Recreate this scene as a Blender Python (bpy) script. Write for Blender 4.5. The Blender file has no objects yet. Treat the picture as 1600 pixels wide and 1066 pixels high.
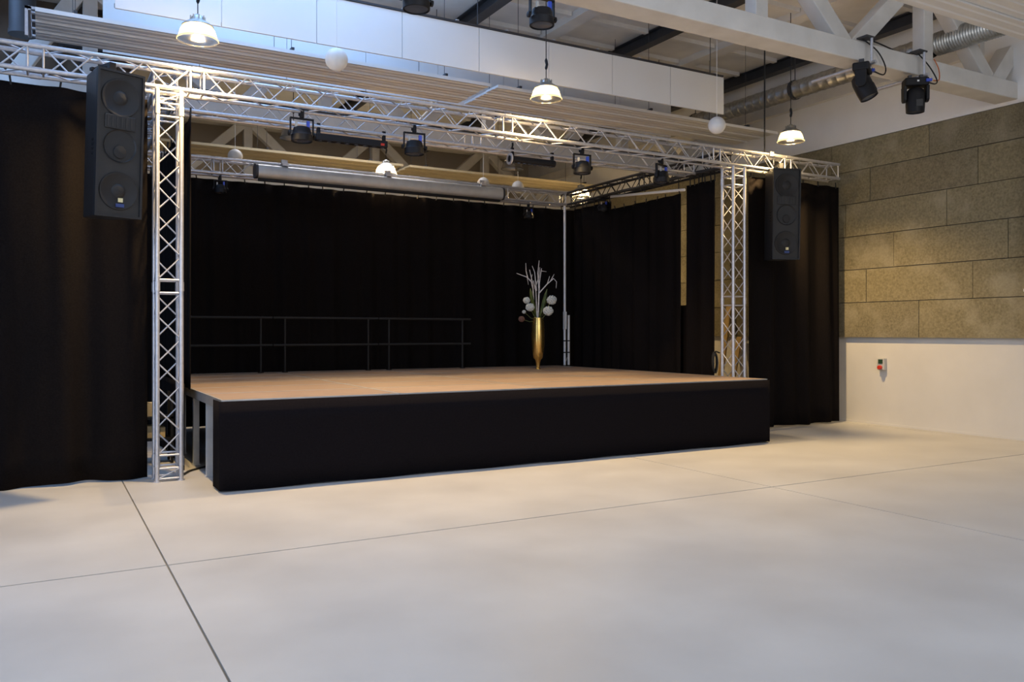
import bpy, math, random
from mathutils import Vector, Matrix
R = math.radians
random.seed(7)
sc = bpy.context.scene
col = sc.collection

# ------------------------------------------------------------------ camera
cam_d = bpy.data.cameras.new('camera'); cam = bpy.data.objects.new('camera', cam_d); col.objects.link(cam)
cam_d.sensor_width = 36; cam_d.lens = 1292 / 1600 * 36; cam_d.shift_y = -14 / 1600
cam_d.clip_start = .05; cam_d.clip_end = 200
cam.location = (0, 0, 1.6); cam.rotation_euler = (R(90), 0, R(-29.6))
sc.camera = cam
# ------------------------------------------------------------------ world, light, exposure
sc.view_settings.view_transform = 'Standard'; sc.view_settings.look = 'None'
sc.view_settings.gamma = 1; sc.view_settings.use_curve_mapping = False
sc.view_settings.exposure = 0.32
w = bpy.data.worlds.new('sky'); sc.world = w; w.use_nodes = True
w.node_tree.nodes['Background'].inputs[0].default_value = (.25, .45, .9, 1)
w.node_tree.nodes['Background'].inputs[1].default_value = .6

def area(name, loc, sx, sy, power, color, rot):
    d = bpy.data.lights.new(name, 'AREA'); d.shape = 'RECTANGLE'; d.size = sx; d.size_y = sy
    d.energy = power; d.color = color
    o = bpy.data.objects.new(name, d); col.objects.link(o); o.location = loc; o.rotation_euler = rot
    return o
BLUE = (.33, .56, 1.0)
# unseen roof lights (openings built in the roof below), left window, and added fill
area('roof_light_stage', (2.2, 8.9, 6.98), 3.8, 2.0, 105, BLUE, (0, 0, 0))
area('roof_light_deep', (2.9, 11.1, 6.98), 3.6, 1.2, 40, BLUE, (0, 0, 0))
area('hall_fill_light', (3.0, 1.0, 6.98), 7.0, 4.5, 130, (.84, .90, 1.0), (0, 0, 0))  # added unseen light, general fill for the hall
area('window_light_left', (-4.05, 5.0, 4.9), 9.0, 1.9, 200, (.50, .68, 1.0), (0, R(-90), 0))
area('entry_fill_light', (3.5, -5.8, 4.2), 8.0, 3.2, 250, (.95, .96, 1), (R(90), 0, 0))  # added fill behind the camera; the front wall has no window
area('roof_light_corner', (-2.0, 12.2, 6.98), 2.6, 2.2, 110, BLUE, (0, 0, 0))
area('rear_fill_light', (5.0, 15.65, 6.98), 4.6, 1.5, 130, (.95, .95, 1.0), (0, 0, 0))  # added unseen light to brighten the back bay
WARM = (1.0, .68, .30)
PENDANT_W, STAGE_W = 600, 280

# ------------------------------------------------------------------ helpers
class MB:
    def __init__(s): s.v = []; s.f = []
    def quad(s, a, b, c, d):
        n = len(s.v); s.v += [a, b, c, d]; s.f.append((n, n+1, n+2, n+3)); return s
    def box(s, x0, x1, y0, y1, z0, z1):
        n = len(s.v)
        s.v += [(x0,y0,z0),(x1,y0,z0),(x1,y1,z0),(x0,y1,z0),(x0,y0,z1),(x1,y0,z1),(x1,y1,z1),(x0,y1,z1)]
        for f in ((0,3,2,1),(4,5,6,7),(0,1,5,4),(1,2,6,5),(2,3,7,6),(3,0,4,7)): s.f.append(tuple(n+i for i in f))
        return s
    def prism(s, pts, axis, a, b):
        """polygon pts (2D) extruded along axis from a to b"""
        def P(p, t): return (t, p[0], p[1]) if axis == 'X' else ((p[0], t, p[1]) if axis == 'Y' else (p[0], p[1], t))
        n = len(s.v); k = len(pts)
        s.v += [P(p, a) for p in pts] + [P(p, b) for p in pts]
        s.f.append(tuple(n+i for i in range(k))[::-1]); s.f.append(tuple(n+k+i for i in range(k)))
        for i in range(k): s.f.append((n+i, n+(i+1) % k, n+k+(i+1) % k, n+k+i))
        return s
    def beam(s, p0, p1, w, d):
        """square-section bar from p0 to p1 in an X-Z plane, w in the plane, d in Y"""
        a = Vector(p0); b = Vector(p1); t = (b-a).normalized(); u = Vector((-t.z, 0, t.x))*(w/2); v = Vector((0, d/2, 0))
        n = len(s.v)
        for p in (a, b):
            for q in (u+v, u-v, -u-v, -u+v): s.v.append(tuple(p+q))
        for f in ((0,1,2,3),(7,6,5,4),(0,4,5,1),(1,5,6,2),(2,6,7,3),(3,7,4,0)): s.f.append(tuple(n+i for i in f))
        return s
    def tube(s, pts, r, n=8, cap=True):
        pts = [Vector(p) for p in pts]; base = len(s.v); k = len(pts)
        rs = r if isinstance(r, (list, tuple)) else [r]*k
        ref = None
        for i, p in enumerate(pts):
            t = (pts[min(i+1, k-1)] - pts[max(i-1, 0)]).normalized()
            if ref is None: ref = Vector((0,0,1)) if abs(t.z) < .9 else Vector((1,0,0))
            u = t.cross(ref).normalized(); v = t.cross(u).normalized(); ref = -v if False else ref
            for j in range(n):
                a = 2*math.pi*j/n; s.v.append(tuple(p + (u*math.cos(a)+v*math.sin(a))*rs[i]))
        for i in range(k-1):
            for j in range(n):
                s.f.append((base+i*n+j, base+i*n+(j+1) % n, base+(i+1)*n+(j+1) % n, base+(i+1)*n+j))
        if cap:
            s.f.append(tuple(base+j for j in range(n))[::-1]); s.f.append(tuple(base+(k-1)*n+j for j in range(n)))
        return s
    def lathe(s, prof, n=24, c=(0,0,0), axis='Z', close=False):
        base = len(s.v); k = len(prof)
        for r, z in prof:
            for j in range(n):
                a = 2*math.pi*j/n; x, y = r*math.cos(a), r*math.sin(a)
                p = (x, y, z) if axis == 'Z' else ((x, z, y) if axis == 'Y' else (z, x, y))
                s.v.append((p[0]+c[0], p[1]+c[1], p[2]+c[2]))
        for i in range(k-1):
            for j in range(n): s.f.append((base+i*n+j, base+i*n+(j+1) % n, base+(i+1)*n+(j+1) % n, base+(i+1)*n+j))
        if close:
            s.f.append(tuple(base+j for j in range(n))[::-1]); s.f.append(tuple(base+(k-1)*n+j for j in range(n)))
        return s
    def sphere(s, c, r, n=16, m=10, sq=1):
        return s.lathe([(max(1e-4, r*math.sin(math.pi*i/m)), -sq*r*math.cos(math.pi*i/m)) for i in range(m+1)], n, c)
    def build(s, name, mat, parent=None, smooth=False, bevel=0, seg=2):
        me = bpy.data.meshes.new(name); me.from_pydata(s.v, [], s.f); me.materials.append(mat)
        if smooth:
            me.shade_smooth()
            try: me.set_sharp_from_angle(angle=R(38))
            except Exception: pass
        me.validate(); me.update()
        o = bpy.data.objects.new(name, me); col.objects.link(o)
        if bevel:
            m = o.modifiers.new('bevel', 'BEVEL'); m.width = bevel; m.segments = seg; m.limit_method = 'ANGLE'
        if parent:
            o.parent = parent
            if not s_local(parent): # world-space vertices under an empty: shift
                o.location = -parent_loc(parent)
        return o
LOCAL = set()
def s_local(p): return p.name in LOCAL
def parent_loc(p):
    v = Vector(p.location)
    while p.parent: p = p.parent; v += p.location
    return v
def child(o, parent): o.parent = parent; return o
def tag(o, label=None, cat=None, group=None, kind=None):
    if label: o['label'] = label
    if cat: o['category'] = cat
    if group: o['group'] = group
    if kind: o['kind'] = kind
    return o
def empty(name, loc, label=None, cat=None, group=None, local=False, rot=(0,0,0), kind=None):
    o = bpy.data.objects.new(name, None); col.objects.link(o); o.location = loc; o.rotation_euler = rot
    o.empty_display_size = .1
    if local: LOCAL.add(o.name)
    return tag(o, label, cat, group, kind)
def copy_tree(o, parent=None):
    c = o.copy(); col.objects.link(c)
    if parent: c.parent = parent
    for ch in list(o.children): copy_tree(ch, c)
    return c
_bars = {}
def bar(name, p0, p1, r, mat, parent, n=6):
    """round bar as an object of its own; alike bars share one mesh"""
    a = Vector(p0); b = Vector(p1); L = (b-a).length; key = (round(L, 3), r, mat.name, n)
    if key not in _bars:
        m = MB().tube([(0,0,0),(0,0,L)], r, n); me = bpy.data.meshes.new(name); me.from_pydata(m.v, [], m.f); me.materials.append(mat)
        me.shade_smooth()
        try: me.set_sharp_from_angle(angle=R(60))
        except Exception: pass
        _bars[key] = me
    o = bpy.data.objects.new(name, _bars[key]); col.objects.link(o)
    q = (b-a).to_track_quat('Z', 'Y')
    o.rotation_mode = 'QUATERNION'; o.rotation_quaternion = q
    o.location = a - (parent_loc(parent) if not s_local(parent) else Vector((0,0,0)))
    o.parent = parent
    return o

# ------------------------------------------------------------------ materials
def mat(name, c, rough=.6, metal=0, c2=None, scale=6, detail=6, bump=0, bscale=40, spec=.5, sheen=0, stretch=(1,1,1), emit=None, lo=.35, hi=.65, rvar=0):
    m = bpy.data.materials.new(name); m.use_nodes = True; nt = m.node_tree; b = nt.nodes['Principled BSDF']
    b.inputs['Base Color'].default_value = (*c, 1); b.inputs['Roughness'].default_value = rough
    b.inputs['Metallic'].default_value = metal; b.inputs['Specular IOR Level'].default_value = spec
    tc = nt.nodes.new('ShaderNodeTexCoord'); mp = nt.nodes.new('ShaderNodeMapping')
    mp.inputs['Scale'].default_value = stretch; nt.links.new(tc.outputs['Object'], mp.inputs[0])
    c2 = c2 or tuple(x*.86 for x in c)
    n = nt.nodes.new('ShaderNodeTexNoise'); n.inputs['Scale'].default_value = scale; n.inputs['Detail'].default_value = detail
    nt.links.new(mp.outputs[0], n.inputs['Vector'])
    cr = nt.nodes.new('ShaderNodeValToRGB'); cr.color_ramp.elements[0].position = lo; cr.color_ramp.elements[1].position = hi
    cr.color_ramp.elements[0].color = (*c2, 1); cr.color_ramp.elements[1].color = (*c, 1)
    nt.links.new(n.outputs[0], cr.inputs[0]); nt.links.new(cr.outputs[0], b.inputs['Base Color'])
    if rvar:
        mr = nt.nodes.new('ShaderNodeMapRange'); mr.inputs[3].default_value = rough-rvar; mr.inputs[4].default_value = rough+rvar
        nt.links.new(n.outputs[0], mr.inputs[0]); nt.links.new(mr.outputs[0], b.inputs['Roughness'])
    if bump:
        n2 = nt.nodes.new('ShaderNodeTexNoise'); n2.inputs['Scale'].default_value = bscale; n2.inputs['Detail'].default_value = 4
        nt.links.new(mp.outputs[0], n2.inputs['Vector'])
        bp = nt.nodes.new('ShaderNodeBump'); bp.inputs['Strength'].default_value = bump; bp.inputs['Distance'].default_value = .01
        nt.links.new(n2.outputs[0], bp.inputs['Height']); nt.links.new(bp.outputs[0], b.inputs['Normal'])
    if sheen:
        b.inputs['Sheen Weight'].default_value = sheen; b.inputs['Sheen Roughness'].default_value = .5
    if emit:
        b.inputs['Emission Color'].default_value = (*emit[0], 1); b.inputs['Emission Strength'].default_value = emit[1]
    return m
M = {}
M['floor'] = mat('polished_concrete', (.535, .525, .505), .45, c2=(.45, .438, .42), scale=1.1, detail=9, lo=.3, hi=.7, rvar=.08, spec=.35)
M['joint'] = mat('joint_filler', (.26, .235, .19), .8)
M['white_wall'] = mat('white_plaster', (.84, .83, .81), .75, c2=(.80, .79, .77), scale=2, bump=.05)
M['cream_wall'] = mat('cream_plaster', (.66, .64, .60), .55, c2=(.62, .60, .56), scale=1.5)
def chip_mat(name, ca, cb, pale, sc_):
    m = mat(name, ca, .95, c2=cb, scale=sc_, detail=7, bump=.4, bscale=55, lo=.30, hi=.70, spec=.1)
    nt = m.node_tree; b = nt.nodes['Principled BSDF']; src = b.inputs['Base Color'].links[0].from_socket
    tc = nt.nodes.new('ShaderNodeTexCoord'); n = nt.nodes.new('ShaderNodeTexNoise'); n.inputs['Scale'].default_value = 2.2; n.inputs['Detail'].default_value = 8
    nt.links.new(tc.outputs['Object'], n.inputs['Vector'])
    cr = nt.nodes.new('ShaderNodeValToRGB'); cr.color_ramp.elements[0].position = .50; cr.color_ramp.elements[1].position = .68
    cr.color_ramp.elements[1].color = (.5, .5, .5, 1)
    mx = nt.nodes.new('ShaderNodeMix'); mx.data_type = 'RGBA'
    nt.links.new(n.outputs[0], cr.inputs[0]); nt.links.new(cr.outputs[0], mx.inputs['Factor'])
    nt.links.new(src, mx.inputs['A']); mx.inputs['B'].default_value = (*pale, 1)
    nt.links.new(mx.outputs['Result'], b.inputs['Base Color']); return m
M['chip'] = chip_mat('wood_chip_concrete', (.27, .235, .145), (.165, .14, .085), (.35, .315, .22), 30)
M['chip2'] = chip_mat('wood_chip_concrete_pale', (.30, .26, .16), (.185, .16, .10), (.38, .34, .24), 28)
M['chip3'] = chip_mat('wood_chip_concrete_dark', (.245, .215, .14), (.145, .125, .08), (.32, .29, .21), 34)
M['mortar'] = mat('mortar', (.19, .175, .14), .95)
M['beam'] = mat('white_painted_concrete', (.70, .68, .64), .7, c2=(.62, .60, .56), scale=3, bump=.12, bscale=25)
M['roof'] = mat('grey_roof_board', (.80, .77, .72), .85, c2=(.70, .67, .62), scale=2, bump=.05)
M['steel'] = mat('dark_steel', (.055, .055, .06), .5, metal=.3)
M['panel'] = mat('white_board', (.82, .82, .81), .6, c2=(.79, .79, .78), scale=1.2)
M['heater'] = mat('white_heating_panel', (.82, .81, .79), .5, c2=(.78, .77, .75), scale=2, stretch=(.3, 8, 1))
M['heater_warmlit'] = mat('warmlit_heating_panel', (.60, .52, .35), .5, c2=(.55, .47, .31), scale=2, stretch=(.3, 8, 1))  # yellow glow of the pendants put into the panel colour
M['zinc'] = mat('galvanised_duct', (.52, .52, .50), .38, metal=.9, c2=(.36, .36, .34), scale=14)
M['alu'] = mat('aluminium', (.62, .62, .65), .4, metal=.7, c2=(.54, .54, .57), scale=30)
M['pole'] = mat('pale_pole', (.86, .87, .90), .35, metal=.15)
M['alu_backlit'] = mat('backlit_dark_aluminium', (.05, .05, .052), .45, metal=.5)  # aluminium darkened in its colour to stand in for back-lit shade
M['black'] = mat('black_metal', (.010, .010, .012), .5, spec=.25)
M['rubber'] = mat('black_rubber', (.012, .012, .012), .7)
M['cloth'] = mat('black_molton', (.0105, .0085, .008), 1, c2=(.007, .0055, .0055), scale=60, bump=.1, bscale=300, spec=.05)
M['skirt'] = mat('black_skirt_cloth', (.010, .0085, .010), 1, c2=(.007, .006, .0075), scale=50, spec=.05)
M['ply'] = mat('brown_plywood', (.33, .235, .17), .5, c2=(.235, .165, .118), scale=5, stretch=(.6, 9, 1), rvar=.08)
M['ply2'] = mat('brown_plywood_worn', (.38, .275, .20), .48, c2=(.275, .195, .14), scale=5, stretch=(.6, 9, 1), rvar=.08)
M['deck_rim'] = mat('deck_rim_aluminium', (.52, .52, .52), .42, metal=.7)
M['leg'] = mat('grey_leg_aluminium', (.66, .68, .70), .5, metal=.35)
M['cab'] = mat('speaker_cabinet_black', (.014, .015, .018), .5, bump=.15, bscale=200)
M['grille'] = mat('speaker_grille', (.028, .027, .027), .6, c2=(.022, .0215, .021), scale=200)
M['cone'] = mat('speaker_cone', (.026, .025, .025), .6, spec=.3)
M['cone_dark'] = mat('speaker_horn_black', (.016, .016, .017), .5)
M['badge'] = mat('badge', (.80, .72, .42), .4)
M['badge_blue'] = mat('badge_blue', (.04, .07, .22), .4)
M['gold'] = mat('gold_vase', (.80, .55, .18), .26, metal=.95, c2=(.68, .45, .13), scale=6)
M['twig'] = mat('white_branch', (.78, .76, .75), .8, c2=(.58, .56, .55), scale=30)
M['leaf'] = mat('green_leaf', (.10, .13, .035), .5, c2=(.05, .075, .02), scale=12)
M['flower'] = mat('white_petals', (.66, .68, .66), .8, c2=(.46, .50, .46), scale=40, bump=.6, bscale=50)
M['dried'] = mat('dried_pink_petals', (.24, .12, .085), .8, c2=(.12, .06, .045), scale=40)
M['globe'] = mat('white_globe', (.78, .78, .77), .45)
M['screen'] = mat('screen_casing', (.60, .60, .58), .38, metal=.35)
M['wood'] = mat('pale_timber', (.50, .34, .13), .6, c2=(.40, .26, .09), scale=4, stretch=(8, 8, .6))
M['card'] = mat('pale_cardboard', (.62, .48, .26), .8)
M['brown'] = mat('brown_boarding', (.17, .115, .075), .8, c2=(.10, .065, .042), scale=4, stretch=(1, 1, .4))
M['backwall'] = mat('beige_back_wall', (.52, .47, .40), .85, c2=(.46, .41, .34), scale=1.5)
M['blueplug'] = mat('blue_plug', (.03, .08, .55), .35)
M['red'] = mat('red_button', (.60, .04, .02), .4)
M['green'] = mat('dark_green_switch', (.02, .06, .03), .5)
M['greyplastic'] = mat('grey_plastic', (.50, .50, .48), .5)
M['orange'] = mat('orange_cable', (.55, .16, .05), .5)
M['lens'] = mat('glass_lens', (.10, .11, .14), .1, spec=.8)
def glass_bowl():
    m = bpy.data.materials.new('prismatic_glass_bowl'); m.use_nodes = True; nt = m.node_tree; nt.nodes.clear()
    o = nt.nodes.new('ShaderNodeOutputMaterial'); mx = nt.nodes.new('ShaderNodeMixShader'); mx2 = nt.nodes.new('ShaderNodeMixShader')
    tr = nt.nodes.new('ShaderNodeBsdfTransparent'); tl = nt.nodes.new('ShaderNodeBsdfTranslucent'); gl = nt.nodes.new('ShaderNodeBsdfGlossy')
    tl.inputs[0].default_value = (.34, .33, .30, 1); gl.inputs['Roughness'].default_value = .15; tr.inputs[0].default_value = (.97, .96, .94, 1)
    wv = nt.nodes.new('ShaderNodeTexNoise'); wv.inputs['Scale'].default_value = 30
    mr = nt.nodes.new('ShaderNodeMapRange'); mr.inputs[3].default_value = .55; mr.inputs[4].default_value = .9
    nt.links.new(wv.outputs[0], mr.inputs[0]); nt.links.new(mr.outputs[0], mx.inputs[0])
    nt.links.new(tr.outputs[0], mx.inputs[1]); nt.links.new(tl.outputs[0], mx.inputs[2])
    mx2.inputs[0].default_value = .12; nt.links.new(mx.outputs[0], mx2.inputs[1]); nt.links.new(gl.outputs[0], mx2.inputs[2])
    nt.links.new(mx2.outputs[0], o.inputs[0]); return m
M['bowl'] = glass_bowl()
M['bulb'] = mat('lit_bulb', (1, .95, .85), .4, emit=((1, .90, .74), 3.2))
M['clear'] = None
def pane_mat():
    m = bpy.data.materials.new('window_glass'); m.use_nodes = True; b = m.node_tree.nodes['Principled BSDF']
    b.inputs['Base Color'].default_value = (.12, .09, .06, 1); b.inputs['Roughness'].default_value = .12; return m
M['pane'] = pane_mat()

# ------------------------------------------------------------------ the setting
WX = 12.55                                   # inner face of the right wall
ROOF = 6.72
# floor: cast slabs with sawn joints
fl = empty('floor', (0, 0, 0), 'pale polished concrete floor in large slabs with dark sawn joints', kind='structure')
MB().box(-4.4, 12.7, -6.2, 21.2, -.25, -.012).build('joint_bed', M['joint'], fl)
gx = [-4.4, .745, 6.55, 12.36, 12.62]; gy = [-6.2, .3, 6.1, 11.9, 17.7, 21.2]; g = .007; gyy = .010
for i in range(4):
    for j in range(5):
        MB().box(gx[i]+g, gx[i+1]-g, gy[j]+gyy, gy[j+1]-gyy, -.1, 0).build('floor_slab', M['floor'], fl)
# right wall: smooth dado below, wood-chip concrete blocks above it, plaster on top
wr = empty('wall_right', (WX, 7, 0), 'tall wall of rough brown chip concrete blocks over a smooth white dado', kind='structure')
MB().box(WX, WX+.3, -6.2, 21.2, -.1, ROOF+.3).build('dado', M['cream_wall'], wr)
MB().box(WX-.035, WX, -6.2, 21.2, 1.51, 4.97).build('mortar_bed', M['mortar'], wr)
MB().box(WX-.06, WX, -6.2, 21.2, 4.975, ROOF).build('upper_plaster', M['white_wall'], wr)
rows = [(1.51, 2.12, 8.48), (2.12, 2.70, 7.58), (2.70, 3.29, 8.94), (3.29, 3.87, 8.0), (3.87, 4.45, 9.40), (4.45, 4.97, 8.3)]
rnd = random.Random(3)
for z0, z1, ph in rows:
    k0 = ph - 1.9*4
    for k in range(13):
        y0 = k0 + 1.9*k; y1 = y0 + 1.9
        if y1 < 3.5 or y0 > 17: continue
        d = .07 + rnd.uniform(-.006, .006)
        MB().box(WX-d, WX-.03, y0+.006, y1-.006, z0+(.006 if z0 > 1.6 else 0), z1-.006).build('concrete_panel', M[rnd.choice(['chip', 'chip', 'chip2', 'chip3'])], wr)
MB().box(WX-.012, WX, -6, 21, 0, .035).build('baseboard_right', M['cream_wall'])['kind'] = 'structure'
t = MB().box(WX-.18, WX-.06, 7.4, 21, 5.82, 6.05).build('trim_1', M['beam']); tag(t, 'pale beam ledge along the top of the block wall', kind='structure')
# pilaster at the frame's edge with small fittings
pl = MB().box(12.30, WX-.02, 6.05, 6.70, 1.51, 5.02).build('pillar_right', M['beam'], bevel=.01); tag(pl, 'white pillar on the block wall under the roof beam', kind='structure')
# the other walls
wl = empty('wall_left', (-4.2, 5, 0), kind='structure')
MB().box(-4.5, -4.2, -6.2, 21.2, -.1, 3.9).build('lower_wall', M['white_wall'], wl)
MB().box(-4.5, -4.2, -6.2, 21.2, 5.9, ROOF+.3).build('upper_wall', M['white_wall'], wl)
MB().box(-4.5, -4.2, -6.2, .4, 3.9, 5.9).build('pier', M['white_wall'], wl)
MB().box(-4.5, -4.2, 9.6, 21.2, 3.9, 5.9).build('pier', M['brown'], wl)
wf = empty('wall_front', (4, -6, 0), kind='structure')
MB().box(-4.5, 12.9, -6.3, -6.0, -.1, ROOF+.3).build('wall_face', M['white_wall'], wf)
wb = empty('wall_back', (4, 21, 0), 'beige wall far behind the stage', kind='structure')
MB().box(-4.5, 12.9, 21.0, 21.3, -.1, ROOF+.3).build('wall_face', M['backwall'], wb)
wq = empty('wall_side', (-1.5, 14.7, 0), 'dark brown boarded wall seen through the truss at the upper corner', kind='structure')
for k in range(26):
    x0 = -4.2+k*.21
    MB().box(x0+.003, x0+.207, 14.7, 14.73+.004*(k % 3), 0, ROOF).build('board', M['brown'], wq)
MB().box(-4.2, 1.26, 14.74, 14.9, 0, ROOF).build('backing', M['brown'], wq)
w1 = empty('window_1', (.6, 14.66, 6.1), 'dark framed brown window above the left end of the heating panel', kind='structure')
for x0, x1 in ((.28, .50), (.56, .84)):
    for z0, z1 in ((5.5, 6.05), (6.12, 6.36), (6.42, 6.64)): MB().box(x0, x1, 14.665, 14.675, z0, z1).build('pane', M['pane'], w1)
fr = MB()
for x0 in (.22, .50, .84): fr.box(x0, x0+.06, 14.62, 14.695, 5.44, 6.70)
for z0 in (5.44, 6.05, 6.36, 6.64): fr.box(.22, .90, 14.63, 14.69, z0, z0+.065)
fr.build('window_frame', M['steel'], w1)

# ceiling: boards with roof-light openings, ribs and steel purlins
ce = empty('ceiling', (4, 8, ROOF), 'grey ribbed roof underside crossed by dark steel purlins', kind='structure')
holes = [(.3, 4.2, 7.8, 10.0), (1.0, 4.8, 10.4, 11.8), (-.6, 6.6, -1.3, 3.3), (-3.4, -.6, 11.0, 13.4), (3.2, 5.8, 15.0, 16.45), (6.1, 7.3, 15.0, 16.45)]  # hall and rear openings are made for the added fill lights
xs = sorted({-4.5, 12.9, *[h[0] for h in holes], *[h[1] for h in holes]}); ys = sorted({-6.3, 21.3, *[h[2] for h in holes], *[h[3] for h in holes]})
m = MB()
for i in range(len(xs)-1):
    for j in range(len(ys)-1):
        cx = (xs[i]+xs[i+1])/2; cy = (ys[j]+ys[j+1])/2
        if any(h[0] < cx < h[1] and h[2] < cy < h[3] for h in holes): continue
        m.box(xs[i], xs[i+1], ys[j], ys[j+1], ROOF, ROOF+.2)
m.build('roof_board', M['roof'], ce)
for x in (5.95, 9.03, 12.1):
    pm_ = MB().box(x-.09, x+.09, 7.4, 20.9, ROOF-.03, ROOF-.015).box(x-.012, x+.012, 7.4, 20.9, ROOF-.2, ROOF-.03).box(x-.09, x+.09, 7.4, 20.9, ROOF-.215, ROOF-.2)
    pm_.build('purlin', M['steel'], ce)
for x in (7.5, 10.55):
    MB().box(x-.13, x+.13, 7.4, 20.9, ROOF-.12, ROOF).build('rib', M['roof'], ce)
for y in [8.2+.95*k for k in range(14)]:
    for x0, x1 in ((5.0, 5.8), (6.1, 7.35), (7.65, 8.9), (9.15, 10.4), (10.7, 11.95)):
        if 14.8 < y < 16.5 and x0 < 7.3: continue
        if y > 12 or x0 > 5.9: MB().box(x0, x1, y-.045, y+.045, ROOF-.07, ROOF).build('cross_rib', M['roof'], ce)
# white concrete roof trusses
def roof_truss(y, label, xmin=-4.2, zt=6.42, first=1.1):
    e = empty('roof_beam', (4, y, 5.03), label, kind='structure')
    MB().box(xmin, WX-.05, y-.17, y+.17, 5.03, 5.28).build('bottom_chord', M['beam'], e, bevel=.015)
    MB().box(xmin, WX-.05, y-.17, y+.17, zt, 6.70).build('top_chord', M['beam'], e, bevel=.015)
    tops = [10.5, 7.35, 4.2, first, -2.0]; bots = [12.05, 8.92, 5.8, 2.7, -.45, -3.55]
    for k, x in enumerate(tops):
        MB().beam((x, y, 5.27), (x, y, zt+.01), .20, .18).build('post', M['beam'], e, bevel=.012)
        for xb in (bots[k], bots[k+1]):
            s = 1 if xb > x else -1
            MB().beam((xb - s*.08, y, 5.24), (x + s*.14, y, zt+.04), .22, .2).build('strut', M['beam'], e, bevel=.012)
    MB().beam((12.05, y, 5.22), (12.52, y, 5.75), .24, .22).build('strut', M['beam'], e)
    return e
roof_truss(7.08, 'white concrete lattice roof beam carrying the moving lights, in front of the stage')
roof_truss(13.85, 'white concrete lattice roof beam above the stage', zt=6.6, first=.62)
roof_truss(20.0, 'white concrete lattice roof beam farthest back, behind the stage')

# ------------------------------------------------------------------ hanging boards under the roof
def board_row(name, label, cat, x0, x1, n, y, z0, z1, rail):
    e = empty(name, ((x0+x1)/2, y, z0), label, cat)
    wd = (x1-x0)/n
    for k in range(n): MB().box(x0+k*wd+.004, x0+(k+1)*wd-.004, y, y+.03, z0, z1).build('board', M['panel'], e)
    b = MB()
    b.box(x0, x1, y+.03, y+.06, z0+.02, z0+.06).box(x0, x1, y+.03, y+.06, z1-.06, z1-.02); b.build('backing_rail', M['steel'], e)
    if rail:
        MB().box(x0, x1-.02, y-.015, y+.045, z1+.005, z1+.03).build('top_track', M['steel'], e)
        for k in range(12):
            x = x0+.3+k*(x1-x0-.5)/11
            MB().box(x-.02, x+.02, y-.02, y+.05, z1+.03, z1+.045).build('track_clip', M['alu'], e)
    for x in (x0+.25, (x0+x1)/2, x1-.25): bar('hanger_rod', (x, y+.045, z1-.03), (x, y+.045, ROOF), .006, M['steel'], e)
    return e
board_row('pelmet', 'long hanging white board fascia across the hall in front of the stage truss', 'pelmet', .68, 9.55, 8, 9.9, 5.11, 5.70, True)
board_row('bulkhead', 'second row of white boards hanging behind the long white fascia', 'bulkhead', .68, 10.2, 8, 11.95, 5.24, 6.2, False)

# radiant heating panels: three louvred strips each
def heater(label, x0, x1, y0, y1, z, group='radiant heating panels', detail=False, mt='heater'):
    e = empty('heating_panel', ((x0+x1)/2, y0, z), label, 'heater', group)
    n = 3; wd = (y1-y0)/n
    for k in range(n):
        a = y0+k*wd; b = a+wd-.004; zl = z; zh = z+.014
        # profile in (y,z): near lip, tilted sheet with two pipe ridges
        pr = [(a, zl+.035), (a, zl-.012), (a+.012, zl-.012), (a+.018, zl)]
        for q in (.3, .7):
            yy = a+(b-a)*q; zz = zl+(zh-zl)*q
            pr += [(yy-.02, zz-.001), (yy, zz-.012), (yy+.02, zz+.001)]
        pr += [(b, zh), (b, zh+.03), (a+.012, zl+.035)]
        MB().prism(pr, 'X', x0, x1).build('heating_strip', M[mt], e)
    for x in (x0+.4, (x0+x1)/2, x1-.7):
        MB().box(x-.02, x+.02, y0+.02, y1-.02, z+.05, z+.08).build('cross_bar', M['steel'], e)
        for y in (y0+.1, y1-.1): bar('hanger_wire', (x, y, z+.07), (x, y, ROOF), .004, M['steel'], e)
    if detail:
        MB().box(x0-.10, x0-.07, y0+.05, y0+.10, z-.28, z+.05).box(x0-.10, x0, y0+.05, y0+.10, z+.02, z+.05).build('end_bracket', M['alu'], e)
        for k in range(4): bar('supply_pipe', (x0-.08, y0+.2+.28*k, z+.03), (x0+.05, y0+.2+.28*k, z+.03), .018, M['alu'], e, 8)
        bar('header_pipe', (x0-.06, y0+.05, z+.03), (x0-.06, y1-.05, z+.03), .025, M['alu'], e, 10)
    return e
heater('white slatted heating panel over the left half of the front truss', -.07, 5.70, 10.66, 11.78, 5.2, detail=True)
heater('white slatted heating panel over the right half of the front truss', 5.82, 11.6, 10.66, 11.78, 5.2)
heater('white slatted heating panel nearest the camera, in front of the concrete roof beam', 5.82, 11.6, 4.65, 5.78, 5.2)
heater('yellow-lit heating panel behind the stage above the left part of the screen casing', 1.0, 6.62, 16.3, 17.3, 5.11, mt='heater_warmlit')
heater('yellow-lit heating panel behind the stage reaching to the back corner truss', 6.78, 12.0, 16.3, 17.3, 5.11, mt='heater_warmlit')

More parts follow.
